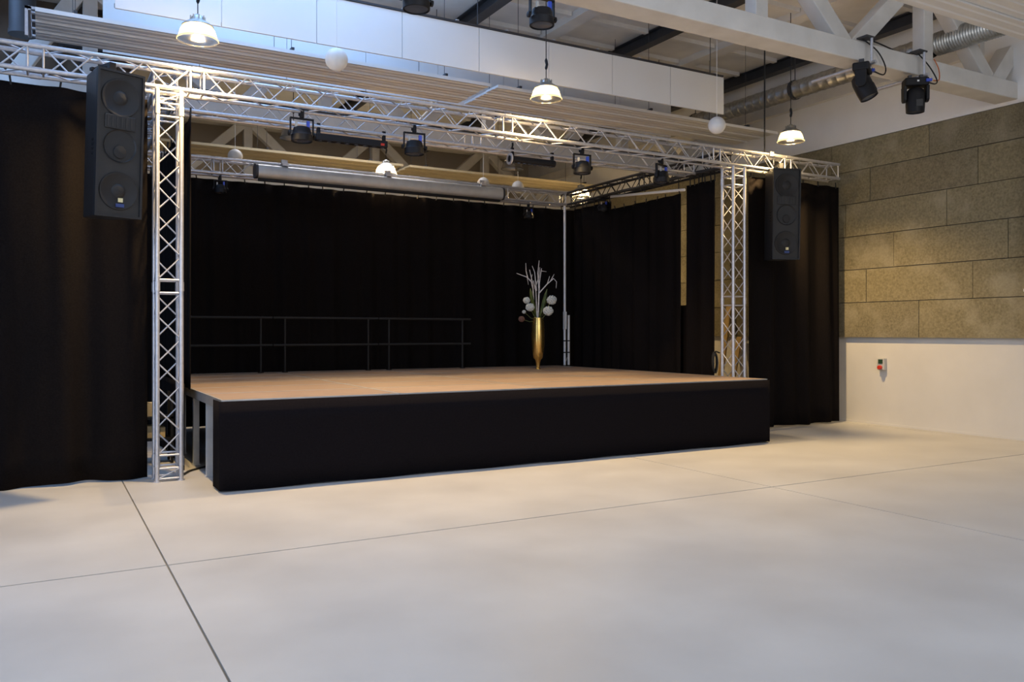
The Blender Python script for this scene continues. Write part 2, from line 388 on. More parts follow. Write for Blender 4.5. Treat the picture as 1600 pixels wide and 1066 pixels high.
# ventilation duct along the right wall
du = empty('ventilation_duct', (11.3, 9, 5.78), 'round silver spiral ventilation duct running under the roof along the block wall', 'duct')
rr = .15
d = MB(); prof = []
y = 7.45
while y < 13.4: prof += [(rr, y), (rr, y+.13), (rr+.006, y+.14), (rr+.006, y+.16), (rr, y+.17)]; y += .18
d.lathe(prof, 20, (11.3, 0, 5.78), 'Y').build('spiral_pipe', M['zinc'], du, True)
d = MB(); prof = []
y = 5.9
while y < 7.42: prof += [(rr+.02, y), (rr+.002, y+.02)]; y += .04
d.lathe(prof, 20, (11.3, 0, 5.78), 'Y').build('flexible_sleeve', M['zinc'], du, True)
d = MB()
for yy in (7.5, 10.0, 12.5): d.lathe([(rr+.012, yy-.03), (rr+.018, yy-.03), (rr+.018, yy+.03), (rr+.012, yy+.03)], 20, (11.3, 0, 5.78), 'Y')
d.build('clamp_ring', M['steel'], du)
for yy in (7.5, 10.0, 12.5): bar('hanger_rod', (11.3, yy, 5.78+rr), (11.3, yy, ROOF), .008, M['steel'], du)
# dark vertical flue at the upper left corner
fp = MB().lathe([(.165, 5.68), (.175, 5.68), (.175, 5.74), (.165, 5.74), (.165, 6.2), (.172, 6.2), (.172, 6.24), (.165, 6.24), (.165, ROOF)], 20, (-.235, 13.2, 0), close=True).build('flue_pipe', M['steel'], None, True)
tag(fp, 'thick dark round flue pipe beside the white roof strut, upper corner', 'pipe')
wp_ = MB().tube([(-3.0, 13.45, 5.62), (.02, 13.45, 5.62)], .016, 8).build('water_pipe', M['greyplastic'], None, True); tag(wp_, 'thin pale horizontal pipe under the dark flue, upper corner', 'pipe')
bar('pipe_hanger', (-.9, 13.45, 5.63), (-.9, 13.45, ROOF), .006, M['steel'], wp_) if False else None

# ------------------------------------------------------------------ aluminium truss rig
S = .12
def truss(name, label, axis, start, L, breaks, mt, group=None, pitch=.24, cat='truss'):
    ax = {'X': Vector((1,0,0)), 'Y': Vector((0,1,0)), 'Z': Vector((0,0,1))}[axis]
    u, v = {'X': (Vector((0,1,0)), Vector((0,0,1))), 'Y': (Vector((1,0,0)), Vector((0,0,1))), 'Z': (Vector((1,0,0)), Vector((0,1,0)))}[axis]
    st = Vector(start); e = empty(name, st, label, cat, group)
    cor = [-u*S-v*S, u*S-v*S, u*S+v*S, -u*S+v*S]
    cuts = sorted({0, L, *breaks})
    for c in cor: bar('chord', st+c, st+c+ax*L, .025, mt, e, 10)
    frames = []
    for k, p in enumerate(cuts):
        if p == 0: frames.append(.03)
        elif p == L: frames.append(L-.03)
        else:
            frames += [p-.07, p+.07]
            for c in cor:
                o = bar('coupler', st+c+ax*(p-.05), st+c+ax*(p+.05), .030, mt, e, 10)
    for p in frames:
        for i in range(4): bar('cross_tube', st+cor[i]+ax*p, st+cor[(i+1) % 4]+ax*p, .012, mt, e)
    for k in range(len(cuts)-1):
        a = cuts[k] + (.03 if cuts[k] == 0 else .07); b = cuts[k+1] - (.03 if cuts[k+1] == L else .07)
        n = max(1, round((b-a)/pitch)); stp = (b-a)/n
        for i in range(4):
            for q in range(n):
                c0, c1 = cor[i], cor[(i+1) % 4]
                if q % 2: c0, c1 = c1, c0
                bar('brace', st+c0+ax*(a+q*stp), st+c1+ax*(a+(q+1)*stp), .0085, mt, e, 6)
    return e
ZC = 4.34; YF = 9.65
A = M['alu']
truss('front_truss', 'long silver lattice truss spanning the whole hall along the front of the stage', 'X', (-1.6, YF, ZC), 13.45, (1.54, 3.07, 6.95, 10.65, 12.2), A)
truss('second_truss', 'silver lattice truss carrying the light bars just behind the front truss', 'X', (1.32, 10.5, ZC), 8.06, (4.0,), A)
truss('back_truss', 'silver lattice truss along the back of the stage behind the screen casing', 'X', (1.32, 14.35, ZC), 8.06, (1.2, 4.0, 6.6), A)
truss('left_side_truss', 'silver lattice truss running back from the tall tower beside the big speaker', 'Y', (1.185, 9.80, ZC), 4.67, (2.0,), A)
truss('right_side_truss', 'lattice truss toned dark as if backlit, running back above the side curtains to the corner pole', 'Y', (9.51, 9.80, ZC), 4.67, (2.0,), M['alu_backlit'])
def tower(label, x, y, z0=0, name='truss_tower'):
    e = truss(name, label, 'Z', (x, y, z0), 4.195-z0, (.21, 2.09-z0, 3.98-z0), A, 'truss towers', cat='tower')
    for dx in (-S, S):
        for dy in (-S, S):
            MB().lathe([(.001, z0), (.04, z0), (.04, z0+.012), (.001, z0+.012)], 10, (x+dx, y+dy, 0)).build('foot', A, e)
    return e
tower('silver lattice tower standing on the floor between the front curtain and the stage', 1.185, YF)
tower('silver lattice tower beside the speaker on the block wall end of the stage', 9.51, YF)
# slim corner pole at the back (ladder truss)
pe = empty('corner_pole', (9.45, 14.3, 0), 'slim silver double pole in the back corner right of the golden vase', 'pole')
for x, y, z1 in ((9.36, 14.28, 4.2), (9.47, 14.30, 1.95)): bar('tube', (x, y, .921), (x, y, z1), .026, M['pole'], pe, 10)
MB().box(9.335, 9.385, 14.24, 14.30, 1.66, 2.02).build('white_sleeve', M['panel'], pe)
for z in (1.18, 1.42): MB().lathe([(.028, z-.012), (.034, z-.012), (.034, z+.012), (.028, z+.012)], 10, (9.36, 14.28, 0)).lathe([(.028, z-.012), (.034, z-.012), (.034, z+.012), (.028, z+.012)], 10, (9.47, 14.30, 0)).build('black_collar', M['black'], pe)
bar('brace', (9.38, 14.28, .98), (9.46, 14.30, 1.12), .008, A, pe)
# hoist wires carrying the rig
for k, (x, y, lab) in enumerate(((10.2, 9.65, 'black hoist cable holding the truss above the far speaker'),)):
    h = MB().tube([(x, y, 4.44), (x, y, ROOF)], .012, 6).build('hoist_cable', M['rubber'])
    tag(h, lab, 'cable')
    MB().box(x-.04, x+.04, y-.16, y+.16, 4.43, 4.5).build('sling_clamp', A, h)

# ------------------------------------------------------------------ stage
SX0, SX1, SY0, SH = 1.55, 9.15, 8.60, .92
st = empty('stage', (5.35, 8.6, 0), 'low stage of brown plywood platforms with a black cloth front', 'stage')
nX, nY = 4, 6; wX = (SX1-SX0)/nX
for i in range(nX):
    for j in range(nY):
        x0 = SX0+i*wX; x1 = x0+wX; y0 = SY0+j; y1 = y0+1.0 - (.35 if j == 5 else 0)
        b = MB().box(x0+.026, x1-.026, y0+.026, y1-.026, SH-.03, SH-.001).build('deck_panel', M[random.choice(['ply', 'ply', 'ply2'])], st)
        f = MB().box(x0+.002, x1-.002, y0+.002, y0+.024, SH-.10, SH).box(x0+.002, x1-.002, y1-.024, y1-.002, SH-.10, SH)
        f.box(x0+.002, x0+.024, y0+.024, y1-.024, SH-.10, SH).box(x1-.024, x1-.002, y0+.024, y1-.024, SH-.10, SH)
        f.build('deck_rim', M['deck_rim'], st)
for x in [SX0+.06+i*(wX*4-.12)/4 for i in range(5)]:
    for y in (8.70, 9.62, 10.55, 11.6, 12.6, 13.6, 14.2):
        MB().box(x-.034, x+.034, y-.034, y+.034, .012, SH-.10).box(x-.045, x+.045, y-.045, y+.045, 0, .014).build('leg', M['leg'], st)
# corner lock of the rim
MB().box(SX0-.012, SX0+.03, SY0-.012, SY0+.16, SH-.085, SH-.03).build('rim_lock', M['alu'], st, bevel=.006)
# skirt: softly waved cloth along the front, returning round both corners
def cloth_strip(pts2d, z0, z1, nz, name, mt, parent, amp=.0, wl=.4, seed=0, flare=0, thick=.006, sag=0, step=.04):
    rn = random.Random(seed); ph = [rn.uniform(0, 6.3) for _ in range(4)]
    P = [Vector((p[0], p[1], 0)) for p in pts2d]; path = []; acc = 0
    for a, b in zip(P[:-1], P[1:]):
        L = (b-a).length; n = max(2, int(L/step)); t = (b-a)/L; nn = Vector((t.y, -t.x, 0))
        for k in range(n + (1 if b is P[-1] else 0)): path.append((a + t*(L*k/n), nn, acc+L*k/n))
        acc += L
    m = MB(); W = len(path)
    for r in range(nz+1):
        f = r/nz
        for p, nn, s in path:
            wv = math.sin(2*math.pi*s/wl+ph[0]+.5*math.sin(s*1.7+ph[3])) + .6*math.sin(2*math.pi*s/(wl*1.73)+ph[1]) + .35*math.sin(2*math.pi*s/(wl*.61)+ph[2]+f*1.2)
            o = nn*wv*amp*(.55+.45*(1-f)) + nn*flare*(1-f)**2
            zz = z0+(z1-z0)*f + (0 if r else .008*math.sin(s*5+ph[1])+sag*math.sin(s*2.2+ph[2]))
            m.v.append((p.x+o.x, p.y+o.y, zz))
    for r in range(nz):
        for k in range(W-1): m.f.append((r*W+k, r*W+k+1, (r+1)*W+k+1, (r+1)*W+k))
    o = m.build(name, mt, parent, True)
    sm = o.modifiers.new('thickness', 'SOLIDIFY'); sm.thickness = thick
    return o
cloth_strip([(SX0-.02, SY0+.32), (SX0-.02, SY0-.02), (SX1+.02, SY0-.02), (SX1+.02, SY0+5.5)], .01, SH-.014, 4, 'skirt', M['skirt'], st, amp=.0025, wl=.9, seed=4)

# guard rail sections along the back of the stage
def rail_section(r0, r1, x0, x1, label):
    e = empty('guard_rail', ((x0+x1)/2, 14.0, SH), label, 'railing', 'guard rails at the back of the stage')
    for x in (x0, x1): bar('post', (x, 14.02, SH), (x, 14.02, 1.86), .018, M['rubber'], e, 8)
    for z in (1.84, 1.38): bar('rail', (r0, 14.02, z), (r1, 14.02, z), .02, M['rubber'], e, 8)
    MB().lathe([(.001, SH), (.05, SH), (.05, SH+.01), (.001, SH+.01)], 12, (x0, 14.02, 0)).lathe([(.001, SH), (.05, SH), (.05, SH+.01), (.001, SH+.01)], 12, (x1, 14.02, 0)).build('base_plate', M['black'], e)
rail_section(1.62, 3.35, 1.75, 3.16, 'dark guard rail section nearest the tall floor tower, against the back curtain')
rail_section(3.37, 5.21, 3.56, 5.03, 'dark guard rail section in the middle of the back curtain')
rail_section(5.23, 7.06, 5.42, 6.89, 'dark guard rail section closest to the golden vase')

# ------------------------------------------------------------------ curtains
_tie = None
def curtain(name, label, pts, z0, z1, seed, amp=.04, wl=.38, tie_to=None, tie_step=.40, flare=0, sag=.0, group='black stage curtains'):
    e = empty(name, ((pts[0][0]+pts[-1][0])/2, (pts[0][1]+pts[-1][1])/2, z0), label, 'curtain', group)
    cloth_strip(pts, z0, z1, 14, 'drape', M['cloth'], e, amp, wl, seed, flare, sag=sag, step=.035)
    if tie_to:
        a = Vector((*pts[0], 0)); b = Vector((*pts[-1], 0)); L = (b-a).length; n = int(L/tie_step)
        rn = random.Random(seed)
        for k in range(n+1):
            p = a + (b-a)*min(1, (k*tie_step+.1+rn.uniform(-.06, .06))/L)
            bar('tie', (p.x, p.y, z1-.03), (p.x+rn.uniform(-.02, .02), p.y, tie_to), .011, M['rubber'], e, 5)
    return e
curtain('curtain', 'broad black front curtain behind the big hanging speaker', [(-3.2, 9.80), (1.0, 9.80)], .012, 4.14, 11, amp=.045, tie_to=4.25, sag=.01, wl=.5)
curtain('curtain', 'narrow black curtain edge just behind the tall floor tower', [(1.50, 10.14), (1.50, 14.2)], .94, 4.10, 12, amp=.008, tie_to=4.22)
curtain('curtain', 'short black curtain below stage height beside the grey stage legs', [(1.44, 10.16), (1.44, 13.9)], .012, 1.0, 19, amp=.008)
curtain('curtain', 'wide black backdrop curtain across the rear of the stage', [(1.45, 14.55), (10.3, 14.55)], .02, 4.165, 13, amp=.035, tie_to=4.23, tie_step=.36)
curtain('curtain', 'black side curtain filling the back corner right of the slim pole', [(9.53, 14.2), (9.53, 12.92)], .02, 4.12, 14, amp=.03, tie_to=4.23, tie_step=.2)
curtain('curtain', 'black side curtain hung from the white pipe, right of the back corner', [(9.55, 12.95), (9.50, 10.86)], .02, 3.97, 15, amp=.025, tie_to=4.02, tie_step=.32)
curtain('curtain', 'black side curtain piece between the bright gap and the right tower', [(9.50, 10.72), (9.50, 10.05)], .02, 4.08, 16, amp=.03, tie_to=4.23, tie_step=.1)
curtain('curtain', 'low black curtain closing the foot of the bright gap', [(9.58, 11.0), (9.58, 10.6)], .02, 1.98+.08, 17, amp=.005)
curtain('curtain', 'black front curtain hanging against the chip concrete wall', [(10.02, 9.84), (12.22, 9.84)], .025, 4.15, 18, amp=.045, tie_to=4.23, wl=.45)
# extra dark cloth behind the corner gap
wp = MB().tube([(9.55, 12.97, 4.22), (9.5, 10.78, 4.02)], .025, 8).build('curtain_pipe', M['panel'], None, True)
tag(wp, 'white pipe slung under the dark-toned backlit side truss, carrying a side curtain', 'pipe')
for t_ in (.1, .5, .93): bar('hanger_strap', (9.55-.05*t_, 12.97-2.19*t_, 4.22-.2*t_), (9.55-.05*t_, 12.97-2.19*t_, 4.24), .008, M['rubber'], wp)

# roll-up projection screen casing under the back truss
ps = empty('projection_screen', (5.4, 14.05, 4.2), 'long rolled-up silver projection screen casing above the back curtain', 'screen')
pr = []
for k in range(16):
    a = 2*math.pi*k/16 + math.pi/16; c, s_ = math.cos(a), math.sin(a)
    pr.append((14.02 + .12*math.copysign(abs(c)**.7, c), 4.27 + .115*math.copysign(abs(s_)**.7, s_)))
MB().prism(pr, 'X', 3.09, 7.72).build('casing', M['screen'], ps, True)
pr2 = [(14.02+(p[0]-14.02)*1.05, 4.27+(p[1]-4.27)*1.05) for p in pr]
for x0 in (3.06, 7.71): MB().prism(pr2, 'X', x0, x0+.04).build('end_cap', M['steel'], ps, True)
MB().box(3.12, 7.68, 13.98, 14.06, 4.115, 4.155).build('bottom_slot', M['black'], ps)
for x in (3.55, 5.4, 7.3): MB().box(x-.05, x+.05, 13.92, 14.25, 4.385, 4.43).box(x-.05, x+.05, 14.0, 14.06, 4.38, 4.5).build('bracket', A, ps)

# ------------------------------------------------------------------ loudspeakers
def speaker(loc, yaw, tilt, label):
    e = empty('loudspeaker', loc, label, 'speaker', 'hanging column loudspeakers', local=True, rot=(R(tilt), 0, R(yaw)))
    Wd, Dp, Hh = .228, .25, 1.43
    # trapezoid cabinet, open tray at the front
    MB().prism([(-Wd, -Dp+.03), (Wd, -Dp+.03), (Wd*.62, Dp), (-Wd*.62, Dp)], 'Z', 0, Hh).build('cabinet', M['cab'], e, bevel=.012)
    fr = MB()
    fr.box(-Wd, -Wd+.022, -Dp, -Dp+.03, 0, Hh).box(Wd-.022, Wd, -Dp, -Dp+.03, 0, Hh)
    fr.box(-Wd+.022, Wd-.022, -Dp, -Dp+.03, 0, .022).box(-Wd+.022, Wd-.022, -Dp, -Dp+.03, Hh-.022, Hh)
    fr.build('front_frame', M['cab'], e)
    MB().box(-Wd+.02, Wd-.02, -Dp+.022, -Dp+.03, .02, Hh-.02).build('grille', M['grille'], e)
    for zc in (.26, 1.17):
        MB().lathe([(.19, -Dp+.021), (.185, -Dp+.006), (.168, -Dp+.006), (.160, -Dp+.012), (.07, -Dp+.021), (.062, -Dp+.012), (.04, -Dp+.004), (.001, -Dp+.001)], 32, (0, 0, zc), 'Y').build('woofer', M['cone'], e, True)
    MB().box(-.15, .15, -Dp+.005, -Dp+.021, .86, 1.0).build('horn', M['cone_dark'], e, bevel=.01)
    hm = MB()
    for k in range(6): hm.box(-.13+k*.045, -.115+k*.045, -Dp+.001, -Dp+.006, .88, .98)
    hm.build('horn_vane', M['grille'], e)
    MB().lathe([(.16, 0), (.15, .012), (.02, .014)], 28, (0, -Dp+.004, .70), 'Y').build('mid_rim', M['cone_dark'], e, True)
    MB().lathe([(.065, -Dp+.012), (.06, -Dp-.001), (.03, -Dp-.004), (.001, -Dp-.005)], 24, (0, 0, .64), 'Y').build('tweeter', M['cone'], e, True)
    MB().box(-.01, .035, -Dp-.006, -Dp+.006, .150, .19).build('badge', M['badge'], e)
    MB().box(-.03, .05, -Dp-.003, -Dp+.006, .10, .135).build('name_strip', M['badge_blue'], e)
    for x in (-Wd*.62+.02, ): pass
    MB().box(-.2, .2, -.03, .03, Hh, Hh+.03).box(-.03, .03, -.03, .03, Hh+.03, Hh+.12).box(-.03, .03, .03, .32, Hh+.085, Hh+.12).build('fly_bracket', M['black'], e)
    hd = MB()
    for k in range(4): hd.box(-Wd*.93-.004, -Wd*.93+.01, -.16, -.10, .60+k*.045, .62+k*.045)
    hd.build('side_grip', M['black'], e)
    return e
speaker((.575, 9.27, 2.75), 19, 3.5, 'tall black loudspeaker hanging in front of the front curtain by the floor tower')
speaker((10.30, 9.44, 2.755), -22, 2, 'tall black loudspeaker hanging near the chip concrete wall')

# ------------------------------------------------------------------ lamps
def pendant(loc, label, group, ztop=ROOF):
    e = empty('pendant_lamp', loc, label, 'lamp', group, local=True)
    MB().lathe([(.198, -.085), (.205, -.09), (.205, -.078), (.196, -.07), (.188, -.03), (.172, .02), (.145, .055), (.13, .062)], 36).build('glass_bowl', M['bowl'], e, True)
    MB().lathe([(.206, -.094), (.211, -.088), (.211, -.080), (.204, -.074)], 36).build('bowl_rim', M['bowl'], e, True)
    MB().lathe([(.158, .052), (.160, .060), (.135, .082), (.10, .105), (.07, .125), (.062, .150), (.052, .165), (.03, .180), (.012, .19)], 28, close=True).build('metal_cap', M['zinc'], e, True)
    m = MB()
    for k in range(8):
        a = k*math.pi/4; m.box(.072*math.cos(a)-.006, .072*math.cos(a)+.006, .072*math.sin(a)-.006, .072*math.sin(a)+.006, .10, .165)
    m.build('cooling_fin', M['zinc'], e)
    MB().sphere((0, 0, -.005), .045, 16, 10).build('bulb', M['bulb'], e, True)
    zt = ztop - loc[2]
    bar('cord', (0, 0, .18), (0, 0, zt), .006, M['rubber'], e)
    MB().tube([(0, 0, .30), (0, 0, .32), (.012, 0, .37), (0, 0, .42), (0, 0, .45)], [.008, .018, .018, .02, .008], 8).build('cord_adjuster', M['black'], e, True)
    return e
def bulb_light(o, power, glow=.15, r=.06):
    # the prismatic bowl throws most of its light downwards, a little of it glows all round
    d = bpy.data.lights.new('bulb_light', 'SPOT'); d.energy = power; d.color = WARM; d.shadow_soft_size = r
    d.spot_size = R(132); d.spot_blend = .8
    l = bpy.data.objects.new('bulb_light', d); col.objects.link(l); l.location = (0, 0, -.10); l.parent = o
    d = bpy.data.lights.new('bulb_glow', 'POINT'); d.energy = power*glow; d.color = WARM; d.shadow_soft_size = r
    l = bpy.data.objects.new('bulb_glow', d); col.objects.link(l); l.location = (0, 0, -.05); l.parent = o
pend = []
for k, (x, y, z, lab, gr) in enumerate((
    (1.423, 9.2, 4.758, 'glass bowl pendant lamp above the tall floor tower and big speaker', 'glass pendants in front of the truss'),
    (5.74, 9.2, 4.738, 'glass bowl pendant lamp in front of the long white fascia, mid stage', 'glass pendants in front of the truss'),
    (10.30, 9.2, 4.70, 'glass bowl pendant lamp above the speaker next to the chip wall', 'glass pendants in front of the truss'),
    (5.70, 14.9, 4.70, 'glass bowl pendant lamp directly above the screen casing', 'glass pendants behind the truss'),
    (10.36, 15.15, 4.68, 'glass bowl pendant lamp over the back corner of the rig', 'glass pendants behind the truss'),
    (3.42, 12.95, 4.72, 'glass bowl pendant lamp half hidden by the first stage spotlight', 'glass pendants behind the truss'),
    (7.56, 13.3, 4.70, 'glass bowl pendant lamp under the tubular light bar above the stage', 'glass pendants behind the truss'))):
    if k == 0: p = pendant((x, y, z), lab, gr); p0 = p
    else:
        p = copy_tree(p0); p.location = (x, y, z); p['label'] = lab; p['group'] = gr
        for ch in p.children:
            if ch.name.startswith('cord') and 'adjuster' not in ch.name: ch.scale.z = (ROOF-z-.18)/(ROOF-4.758-.18)
    pend.append(p)
off_bulb = [c for c in p0.children if c.name.startswith('bulb')][0].data.copy()
off_bulb.materials[0] = M['globe']
for k, p in enumerate(pend):
    if k < 5: bulb_light(p, PENDANT_W if k < 3 else STAGE_W, .055 if k < 3 else .5)
    else:                                    # the two over the stage are switched off
        for ch in p.children:
            if ch.name.startswith('bulb'): ch.data = off_bulb
def globe(loc, label, group='white globes on strings'):
    e = empty('globe_lamp', loc, label, 'globe', group, local=True)
    MB().sphere((0, 0, 0), .127, 28, 18).build('globe', M['globe'], e, True)
    bar('string', (0, 0, .12), (0, 0, ROOF-.01-loc[2]), .004, M['panel'], e, 5)
    return e
g0 = globe((2.89, 9.1, 4.68), 'white globe hanging above the left part of the front truss')
for x, y, z, lab in ((8.64, 9.1, 4.645, 'white globe hanging below the end of the long white fascia'),
                     (2.94, 15.0, 4.68, 'white globe behind the stage above the back truss and left of the screen casing'),
                     (7.9, 15.1, 4.66, 'white globe just over the end of the screen casing, farther from the corner'),
                     (8.72, 15.1, 4.66, 'white globe over the back truss nearest the corner pole')):
    c = copy_tree(g0); c.location = (x, y, z); c['label'] = lab

# LED spotlights hanging in the truss
def spot(loc, label, group, yaw=0, tilt=0, zc=.24):
    """origin: underside of the tube it hangs from"""
    e = empty('stage_spotlight', loc, label, 'spotlight', group, local=True, rot=(0, 0, R(yaw)))
    MB().box(-.022, .022, -.03, .03, -.05, .045).box(-.03, .03, .03, .045, -.02, .05).build('clamp', M['black'], e, bevel=.006)
    y = MB()
    y.box(-.135, .135, -.018, .018, -.066, -.05)
    for s in (-1, 1): y.box(s*.135-.006, s*.135+.006, -.02, .02, -zc, -.05)
    y.build('yoke', M['black'], e)
    h = MB().lathe([(.001, .085), (.07, .085), (.095, .075), (.108, .03), (.112, 0), (.125, -.015), (.125, -.085), (.118, -.09), (.112, -.075), (.001, -.07)], 28)
    ho = h.build('head', M['black'], e, True); ho.location = (0, 0, -zc); ho.rotation_euler = (R(tilt), 0, 0)
    LOCAL.add(ho.name)
    MB().lathe([(.001, -.072), (.108, -.076)], 24).build('lens', M['lens'], ho, True)
    for s in (-1, 1): MB().lathe([(.03, 0), (.03, .022), (.02, .026), (.001, .026)] if s > 0 else [(.03, 0), (.03, -.022), (.02, -.026), (.001, -.026)], 14, (s*.14, 0, -zc), 'X').build('knob', M['black'], e, True)
    MB().box(.045, .08, -.06, -.03, .06, .15).build('power_plug', M['blueplug'], ho)
    MB().box(-.09, -.065, -.05, -.03, .07, .13).build('data_plug', M['greyplastic'], ho)
    MB().box(-.04, .03, -.075, -.07, .0, .05).build('display', M['lens'], ho)
    return e
GR = 'spotlights under the front truss'
s0 = spot((2.68, 9.77, 4.19), 'black spotlight under the front truss, left of the first light bar', GR)
for x, lab in ((4.12, 'black spotlight under the front truss, just right of the first light bar'),
               (6.70, 'black spotlight under the front truss, just right of the tubular light bar'),
               (8.15, 'black spotlight under the front truss closest to the right tower')):
    c = copy_tree(s0); c.location = (x, 9.77, 4.19); c['label'] = lab; c.rotation_euler = (0, 0, R(random.uniform(-8, 35 if x > 8 else 8)))
for x, y, z, lab, gr in ((4.33, 7.02, 4.98, 'black spotlight hanging above the mid pendant, from the roof beam', 'lights on the roof beam'),
                     (2.98, 7.02, 4.88, 'black spotlight cut off by the top of the picture', 'lights on the roof beam'),
                     (2.55, 14.2, 4.14, 'small dim spotlight at the top of the back curtain by the side curtain', 'spotlights on the back truss'),
                     (8.45, 14.2, 4.12, 'small dim spotlight at the top of the back curtain near the vase', 'spotlights on the back truss'),
                     (9.44, 13.05, 4.19, 'small spotlight on the side truss, beside the white pipe', 'spotlights on the back truss')):
    c = copy_tree(s0); c.location = (x, y, z); c['label'] = lab; c['group'] = gr
    if y > 12: c.scale = (.75, .75, .75)
for x, z in ((4.33, 4.98), (2.98, 4.88)):
    b = MB().tube([(x, 7.02, z+.0), (x, 7.02, 5.04)], .02, 8).build('drop_pipe', A); tag(b, 'short silver drop pipe holding the spotlight at the top edge' if x < 4 else 'short silver drop pipe above the black spotlight over the mid pendant', 'pipe', 'drop pipes on the roof beam')
# LED light bars on the second truss
def light_bar(x0, x1, label, tube=False):
    e = empty('light_bar', ((x0+x1)/2, 10.38, 4.08), label, 'light bar', 'light bars on the second truss')
    if tube:
        MB().tube([(x0, 10.38, 4.10), (x1, 10.38, 4.10)], .05, 16).build('housing', M['black'], e, True)
        MB().lathe([(.052, x0-.012), (.085, x0-.01), (.085, x0+.01), (.052, x0+.012)], 24, (0, 10.38, 4.10), 'X').build('end_ring', A, e, True)
    else:
        MB().box(x0, x1, 10.33, 10.43, 4.04, 4.13).build('housing', M['black'], e, bevel=.01)
        MB().box(x1-.10, x1-.05, 10.325, 10.33, 4.06, 4.09).build('red_mark', M['red'], e)
    for k in range(8):
        x = x0+.06+(x1-x0-.12)*k/7
        MB().lathe([(.001, 4.036 if not tube else 4.046), (.03, 4.036 if not tube else 4.046), (.03, 4.05)], 12, (x, 10.38, 0)).build('lens', M['lens'], e)
    for x in (x0+.04, x1-.04): MB().box(x-.02, x+.02, 10.36, 10.40, 4.12, 4.26).build('bracket', M['black'], e)
light_bar(3.02, 3.98, 'flat black light bar in the truss left of the stage middle')
light_bar(5.86, 6.62, 'round black tube light bar in the truss right of the stage middle', True)

# moving heads on the roof beam
def moving_head(loc, yaw, tilt, label):
    e = empty('moving_head', loc, label, 'moving head', 'lights on the roof beam', local=True, rot=(0, 0, R(yaw)))
    MB().box(-.15, .15, -.10, .10, -.125, -.02).build('base', M['black'], e, bevel=.02)
    for s in (-1, 1): MB().prism([(-.07, -.12), (.07, -.12), (.06, -.30), (.03, -.33), (-.03, -.33), (-.06, -.30)], 'X', s*.14-.02, s*.14+.02).build('arm', M['black'], e, bevel=.008)
    ho = MB().lathe([(.001, .115), (.07, .115), (.10, .09), (.115, .03), (.118, -.10), (.112, -.20), (.10, -.205), (.095, -.185), (.001, -.18)], 28).build('head', M['black'], e, True)
    ho.location = (0, 0, -.26); ho.rotation_euler = (R(tilt), 0, 0); LOCAL.add(ho.name)
    MB().lathe([(.001, -.184), (.094, -.187)], 24).build('lens', M['lens'], ho, True)
    MB().box(-.02, .06, -.122, -.10, -.14, -.05).build('vent_panel', M['cab'], ho)
    MB().box(.10, .17, -.13, -.10, -.09, -.055).build('power_plug', M['blueplug'], e)
    MB().box(-.005, .02, -.104, -.10, -.08, -.06).build('status_light', M['panel'], e)
    MB().box(-.09, -.05, -.03, .03, -.02, .03).box(.05, .09, -.03, .03, -.02, .03).build('clamp', M['steel'], e)
    return e
moving_head((10.02, 6.86, 4.96), -40, 3, 'black moving light hanging upright from the roof beam, nearer the chip wall')
moving_head((8.96, 6.86, 4.98), 30, -24, 'black moving light tilted sideways on the roof beam, right of the mid pendants')
for x, lab in ((8.96, 'silver angled bracket pipe of the tilted moving light'), (10.02, 'silver angled bracket pipe of the upright moving light')):
    b = MB().tube([(x+.10, 6.74, 4.985), (x+.10, 7.72, 4.985)], .024, 10).build('bracket_pipe', A, None, True); tag(b, lab, 'pipe', 'bracket pipes on the roof beam')
for x, lab in ((8.96, 'silver upright tube hooked on the roof beam above the tilted moving light'), (10.02, 'silver upright tube hooked on the roof beam above the upright moving light')):
    b = MB().tube([(x+.10, 6.80, 4.97), (x+.10, 6.80, 5.31)], .018, 8).build('upright_tube', A, None, True); tag(b, lab, 'pipe', 'hooked tubes on the roof beam')
    MB().box(x-.02, x+.14, 6.78, 6.93, 5.295, 5.315).build('hook_plate', M['steel'], b)
def cable(pts, r, label, mt=None, group='black power cables'):
    # smooth catmull-rom
    P = [Vector(p) for p in pts]; out = []
    for i in range(len(P)-1):
        p0 = P[max(i-1, 0)]; p1 = P[i]; p2 = P[i+1]; p3 = P[min(i+2, len(P)-1)]
        for k in range(6):
            t_ = k/6; out.append(.5*((2*p1)+(-p0+p2)*t_+(2*p0-5*p1+4*p2-p3)*t_**2+(-p0+3*p1-3*p2+p3)*t_**3))
    out.append(P[-1])
    o = MB().tube(out, r, 6).build('cable', mt or M['rubber'], None, True); return tag(o, label, 'cable', group)
cable([(8.98, 6.88, 5.30), (9.25, 6.86, 5.18), (9.38, 6.84, 5.0), (9.32, 6.82, 4.88), (9.12, 6.80, 4.88)], .009, 'black cable looping down to the tilted moving light')
cable([(9.04, 6.9, 5.31), (9.3, 6.95, 5.34), (9.7, 7.0, 5.33), (9.9, 7.0, 5.3), (10.05, 6.9, 5.3)], .009, 'black cable lying along the top of the roof beam')
cable([(10.10, 6.88, 5.30), (10.3, 6.85, 5.15), (10.42, 6.82, 4.98), (10.32, 6.78, 4.90), (10.16, 6.76, 4.89)], .009, 'black cable looping down to the upright moving light')
cable([(10.45, 6.88, 5.28), (10.52, 6.86, 5.15), (10.5, 6.84, 5.0), (10.38, 6.84, 4.97)], .008, 'orange cable end hanging beside the upright moving light', M['orange'])
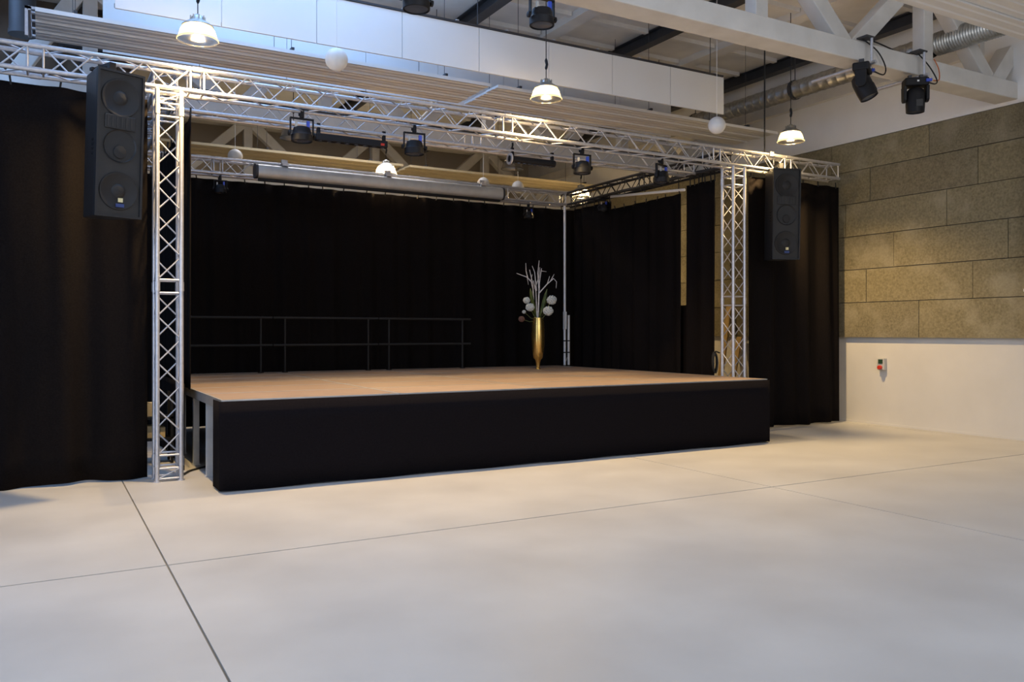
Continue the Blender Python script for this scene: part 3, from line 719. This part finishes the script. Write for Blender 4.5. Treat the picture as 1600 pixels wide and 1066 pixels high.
for k, (y, z, lab) in enumerate(((9.60, 4.485, 'black cable lying along the top of the front truss'), (10.42, 4.485, 'black cable lying on the second truss'), (10.46, 4.235, 'black cable inside the second truss'), (9.72, 4.235, 'black cable inside the front truss'))):
    rn = random.Random(k)
    cable([(1.6+.7*i, y+rn.uniform(-.03, .03), z+rn.uniform(-.006, .012)) for i in range(12)], .011, lab, None, 'cables in the truss rig')
for k, (x, lab) in enumerate(((9.42, 'black cable run inside the side truss, stage side'), (9.56, 'black cable run inside the side truss, wall side'))):
    rn = random.Random(k+9)
    cable([(x+rn.uniform(-.02, .02), 10.0+.55*i, 4.24+rn.uniform(-.01, .02)) for i in range(8)], .013, lab, None, 'cables in the truss rig')
cable([(1.33, 9.75, .012), (1.40, 9.9, .012), (1.47, 10.05, .012), (1.6, 10.2, .012), (1.8, 10.4, .012)], .012, 'black cable on the floor between the tower foot and the stage legs')
cc = empty('cable_coil', (9.36, 9.86, .95), 'black cable coil hanging on the foot of the right tower behind the stage edge', 'cable')
for k in range(4):
    pts = [(9.33+.012*k+.045*math.cos(a_), 9.86+.02*k, 1.10+.01*k+.15*math.sin(a_)) for a_ in [2*math.pi*i/18 for i in range(19)]]
    MB().tube(pts, .014, 6, False).build('loop', M['rubber'], cc, True)
MB().tube([(9.36, 9.80, 1.27), (9.38, 9.9, 1.29), (9.38, 9.97, 1.24)], .012, 6).build('hanging_strap', M['rubber'], cc, True)

# ------------------------------------------------------------------ vase and flowers
VX, VY = 7.90, 12.94
va = empty('vase', (VX, VY, SH), 'tall slender golden cone vase standing on the stage', 'vase', local=True)
MB().lathe([(.001, 0), (.045, 0), (.045, .012), (.03, .03), (.034, .10), (.05, .17), (.082, .205), (.104, .32), (.118, .50), (.118, .68), (.108, .85), (.098, .94), (.092, .945), (.088, .93), (.10, .80), (.001, .78)], 32).build('body', M['gold'], va, True)
k_ = .0023; rn = random.Random(5)
def P_(x, y, d=0): return ((x-207)*k_*.8695 + d*.494, -(x-207)*k_*.494 + d*.8695, .94 + (535-y)*k_)
bb = empty('branch_bundle', (VX, VY, SH), 'bundle of bare white twigs in the golden vase', 'branches', local=True)
for pts, r0, dd in (([(205,590),(215,320),(218,250),(235,140)], .016, 0), ([(190,590),(175,440),(165,260),(140,150)], .014, .05), ([(165,260),(120,210),(80,195),(35,178)], .011, .05), ([(125,215),(112,160),(110,95)], .010, .1),
        ([(214,300),(205,180),(215,80)], .012, -.05), ([(195,320),(180,170),(160,120)], .010, .0), ([(213,340),(280,265),(330,222),(353,248),(350,300)], .012, -.05), ([(280,265),(298,205)], .008, -.08),
        ([(300,250),(335,188)], .008, -.02), ([(232,160),(275,165)], .007, .05), ([(180,300),(215,210),(222,130)], .010, .1), ([(165,300),(150,240),(160,190)], .008, -.06), ([(120,210),(130,270)], .006, .02), ([(200,590),(190,330),(170,240)], .012, -.06)):
    P3 = [P_(x, y, dd*(i/max(1, len(pts)-1)) + rn.uniform(-.01, .01)) for i, (x, y) in enumerate(pts)]
    MB().tube(P3, [r0*(1-.55*i/(len(P3)-1)) for i in range(len(P3))], 7).build('twig', M['twig'], bb, True)
def leaf(pts, wd, label):
    P3 = [Vector(p)+Vector((VX, VY, SH)) for p in pts]; m = MB(); n = len(P3)
    for i, p in enumerate(P3):
        f = i/(n-1); ww = wd*math.sin(math.pi*(.12+.86*f))
        for s in (-1, 0, 1): m.v.append((p.x+s*ww*.8695, p.y-s*ww*.494-(.02 if s == 0 else 0), p.z))
    for i in range(n-1):
        for s in (0, 1): m.f.append((i*3+s, i*3+s+1, i*3+s+4, i*3+s+3))
    o = m.build('leaf', M['leaf'], None, True); sm = o.modifiers.new('thickness', 'SOLIDIFY'); sm.thickness = .004
    return tag(o, label, 'leaf', 'green leaves in the vase')
leaf([P_(195,560), P_(180,470), P_(160,390), P_(150,330), P_(145,300)], .035, 'long green leaf among the twigs on the side of the two small white flowers')
leaf([P_(215,560), P_(240,470), P_(258,400), P_(268,350), P_(278,305)], .042, 'long green leaf among the twigs on the side of the two large white flowers')
leaf([P_(215,560,-.05), P_(225,510,-.08), P_(235,470,-.1)], .03, 'short green leaf at the middle of the vase mouth')
def flower(px, py, r, d, label, mt='flower', cat='flower', name='hydrangea'):
    c = Vector(P_(px, py, d)); e = empty(name, Vector((VX, VY, SH))+c, label, cat, 'flower heads in the vase', local=True)
    m = MB(); rq = random.Random(px)
    n = 46
    for i in range(n):
        ph = math.acos(1-2*(i+.5)/n); th = i*2.39996
        q = Vector((math.sin(ph)*math.cos(th), math.sin(ph)*math.sin(th), math.cos(ph)*.9))*r*.80
        m.sphere(q, r*rq.uniform(.24, .34), 7, 5)
    m.sphere((0, 0, 0), r*.82, 12, 8)
    m.build('bloom', M[mt], e, True)
    b = Vector(P_(205, 560, d*.2)) - c
    MB().tube([(0, 0, 0), b*.5+Vector((0, 0, -.03)), b], .006, 6).build('stem', M['leaf'], e, True)
flower(115, 397, .062, -.10, 'small pale white flower head, upper one on the twig side away from the pole')
flower(142, 452, .078, -.14, 'pale white flower head just above the rim, on the side away from the pole')
flower(315, 393, .088, -.06, 'largest white flower head, upper one on the side of the corner pole')
flower(285, 482, .090, -.12, 'round white flower head by the vase rim on the side of the corner pole')
flower(75, 545, .055, -.08, 'dried pinkish brown flower drooping beside the vase rim', 'dried', 'flower', 'dried_flower')
flower(95, 488, .035, -.05, 'tiny pale flower above the dried pinkish one', 'flower', 'flower', 'small_flower')

# ------------------------------------------------------------------ small things
sw = empty('emergency_switch', (WX, 9.19, 1.04), 'small grey switch box with red knob on the white dado', 'switch')
MB().box(WX-.075, WX, 9.12, 9.26, .95, 1.15).build('box', M['greyplastic'], sw, bevel=.008)
MB().lathe([(.035, WX-.075), (.035, WX-.12), (.03, WX-.13), (.001, WX-.13)], 16, (0, 9.19, .995), 'X').build('red_knob', M['red'], sw, True)
MB().box(WX-.085, WX-.074, 9.15, 9.23, 1.06, 1.13).build('green_plate', M['green'], sw)
pb = empty('pillar_fitting', (12.30, 6.66, 2.1), 'white bracket and box on the pillar at the picture edge', 'fitting')
MB().box(12.24, 12.302, 6.60, 6.69, 2.18, 2.22).build('bracket', M['panel'], pb); MB().box(12.25, 12.302, 6.55, 6.66, 1.85, 1.98).build('box', M['panel'], pb, bevel=.005)
# dark rack with pale boxes behind the tower gap
ra = empty('storage_rack', (1.25, 11.0, 0), 'dark low rack behind the floor tower', 'rack')
for x in (1.0, 1.38):
    for y in (10.85, 11.15): MB().box(x-.015, x+.015, y-.015, y+.015, 0, .86).build('post', M['black'], ra)
for z in (.28, .54): MB().box(.985, 1.395, 10.835, 11.165, z, z+.03).build('shelf', M['black'], ra)
for x0, x1, z0, h, lab in ((1.05, 1.20, .571, .165, 'pale cardboard box on the upper rack shelf behind the tower'), (1.07, 1.20, .311, .145, 'pale cardboard box on the lower rack shelf, outer end'), (1.25, 1.31, .311, .125, 'pale narrow box on the lower rack shelf, stage end')):
    b = MB().box(x0, x1, 10.9, 11.1, z0, z0+h).build('cardboard_box', M['card'], None, bevel=.004); tag(b, lab, 'box', 'boxes on the rack')
    MB().box((x0+x1)/2-.012, (x0+x1)/2+.012, 10.897, 11.103, z0+h-.001, z0+h+.002).build('tape', M['wood'], b)
# timber leaning on the wall behind the right tower
for k, (y, h, lab) in enumerate(((12.75, 2.15, 'pale timber plank leaning on the wall behind the right tower, longer one'), (12.45, 1.5, 'pale timber plank leaning on the wall behind the right tower, shorter one'))):
    m = MB(); x0, x1 = WX-.45, WX-.03-.04
    a = Vector((x0, y, 0)); b = Vector((x1-.03, y, h)); m.beam(a + Vector((0, 0, .02)), b, .035, .14)
    o = m.build('timber_plank', M['wood'], None, bevel=.004); tag(o, lab, 'plank', 'planks behind the right tower')
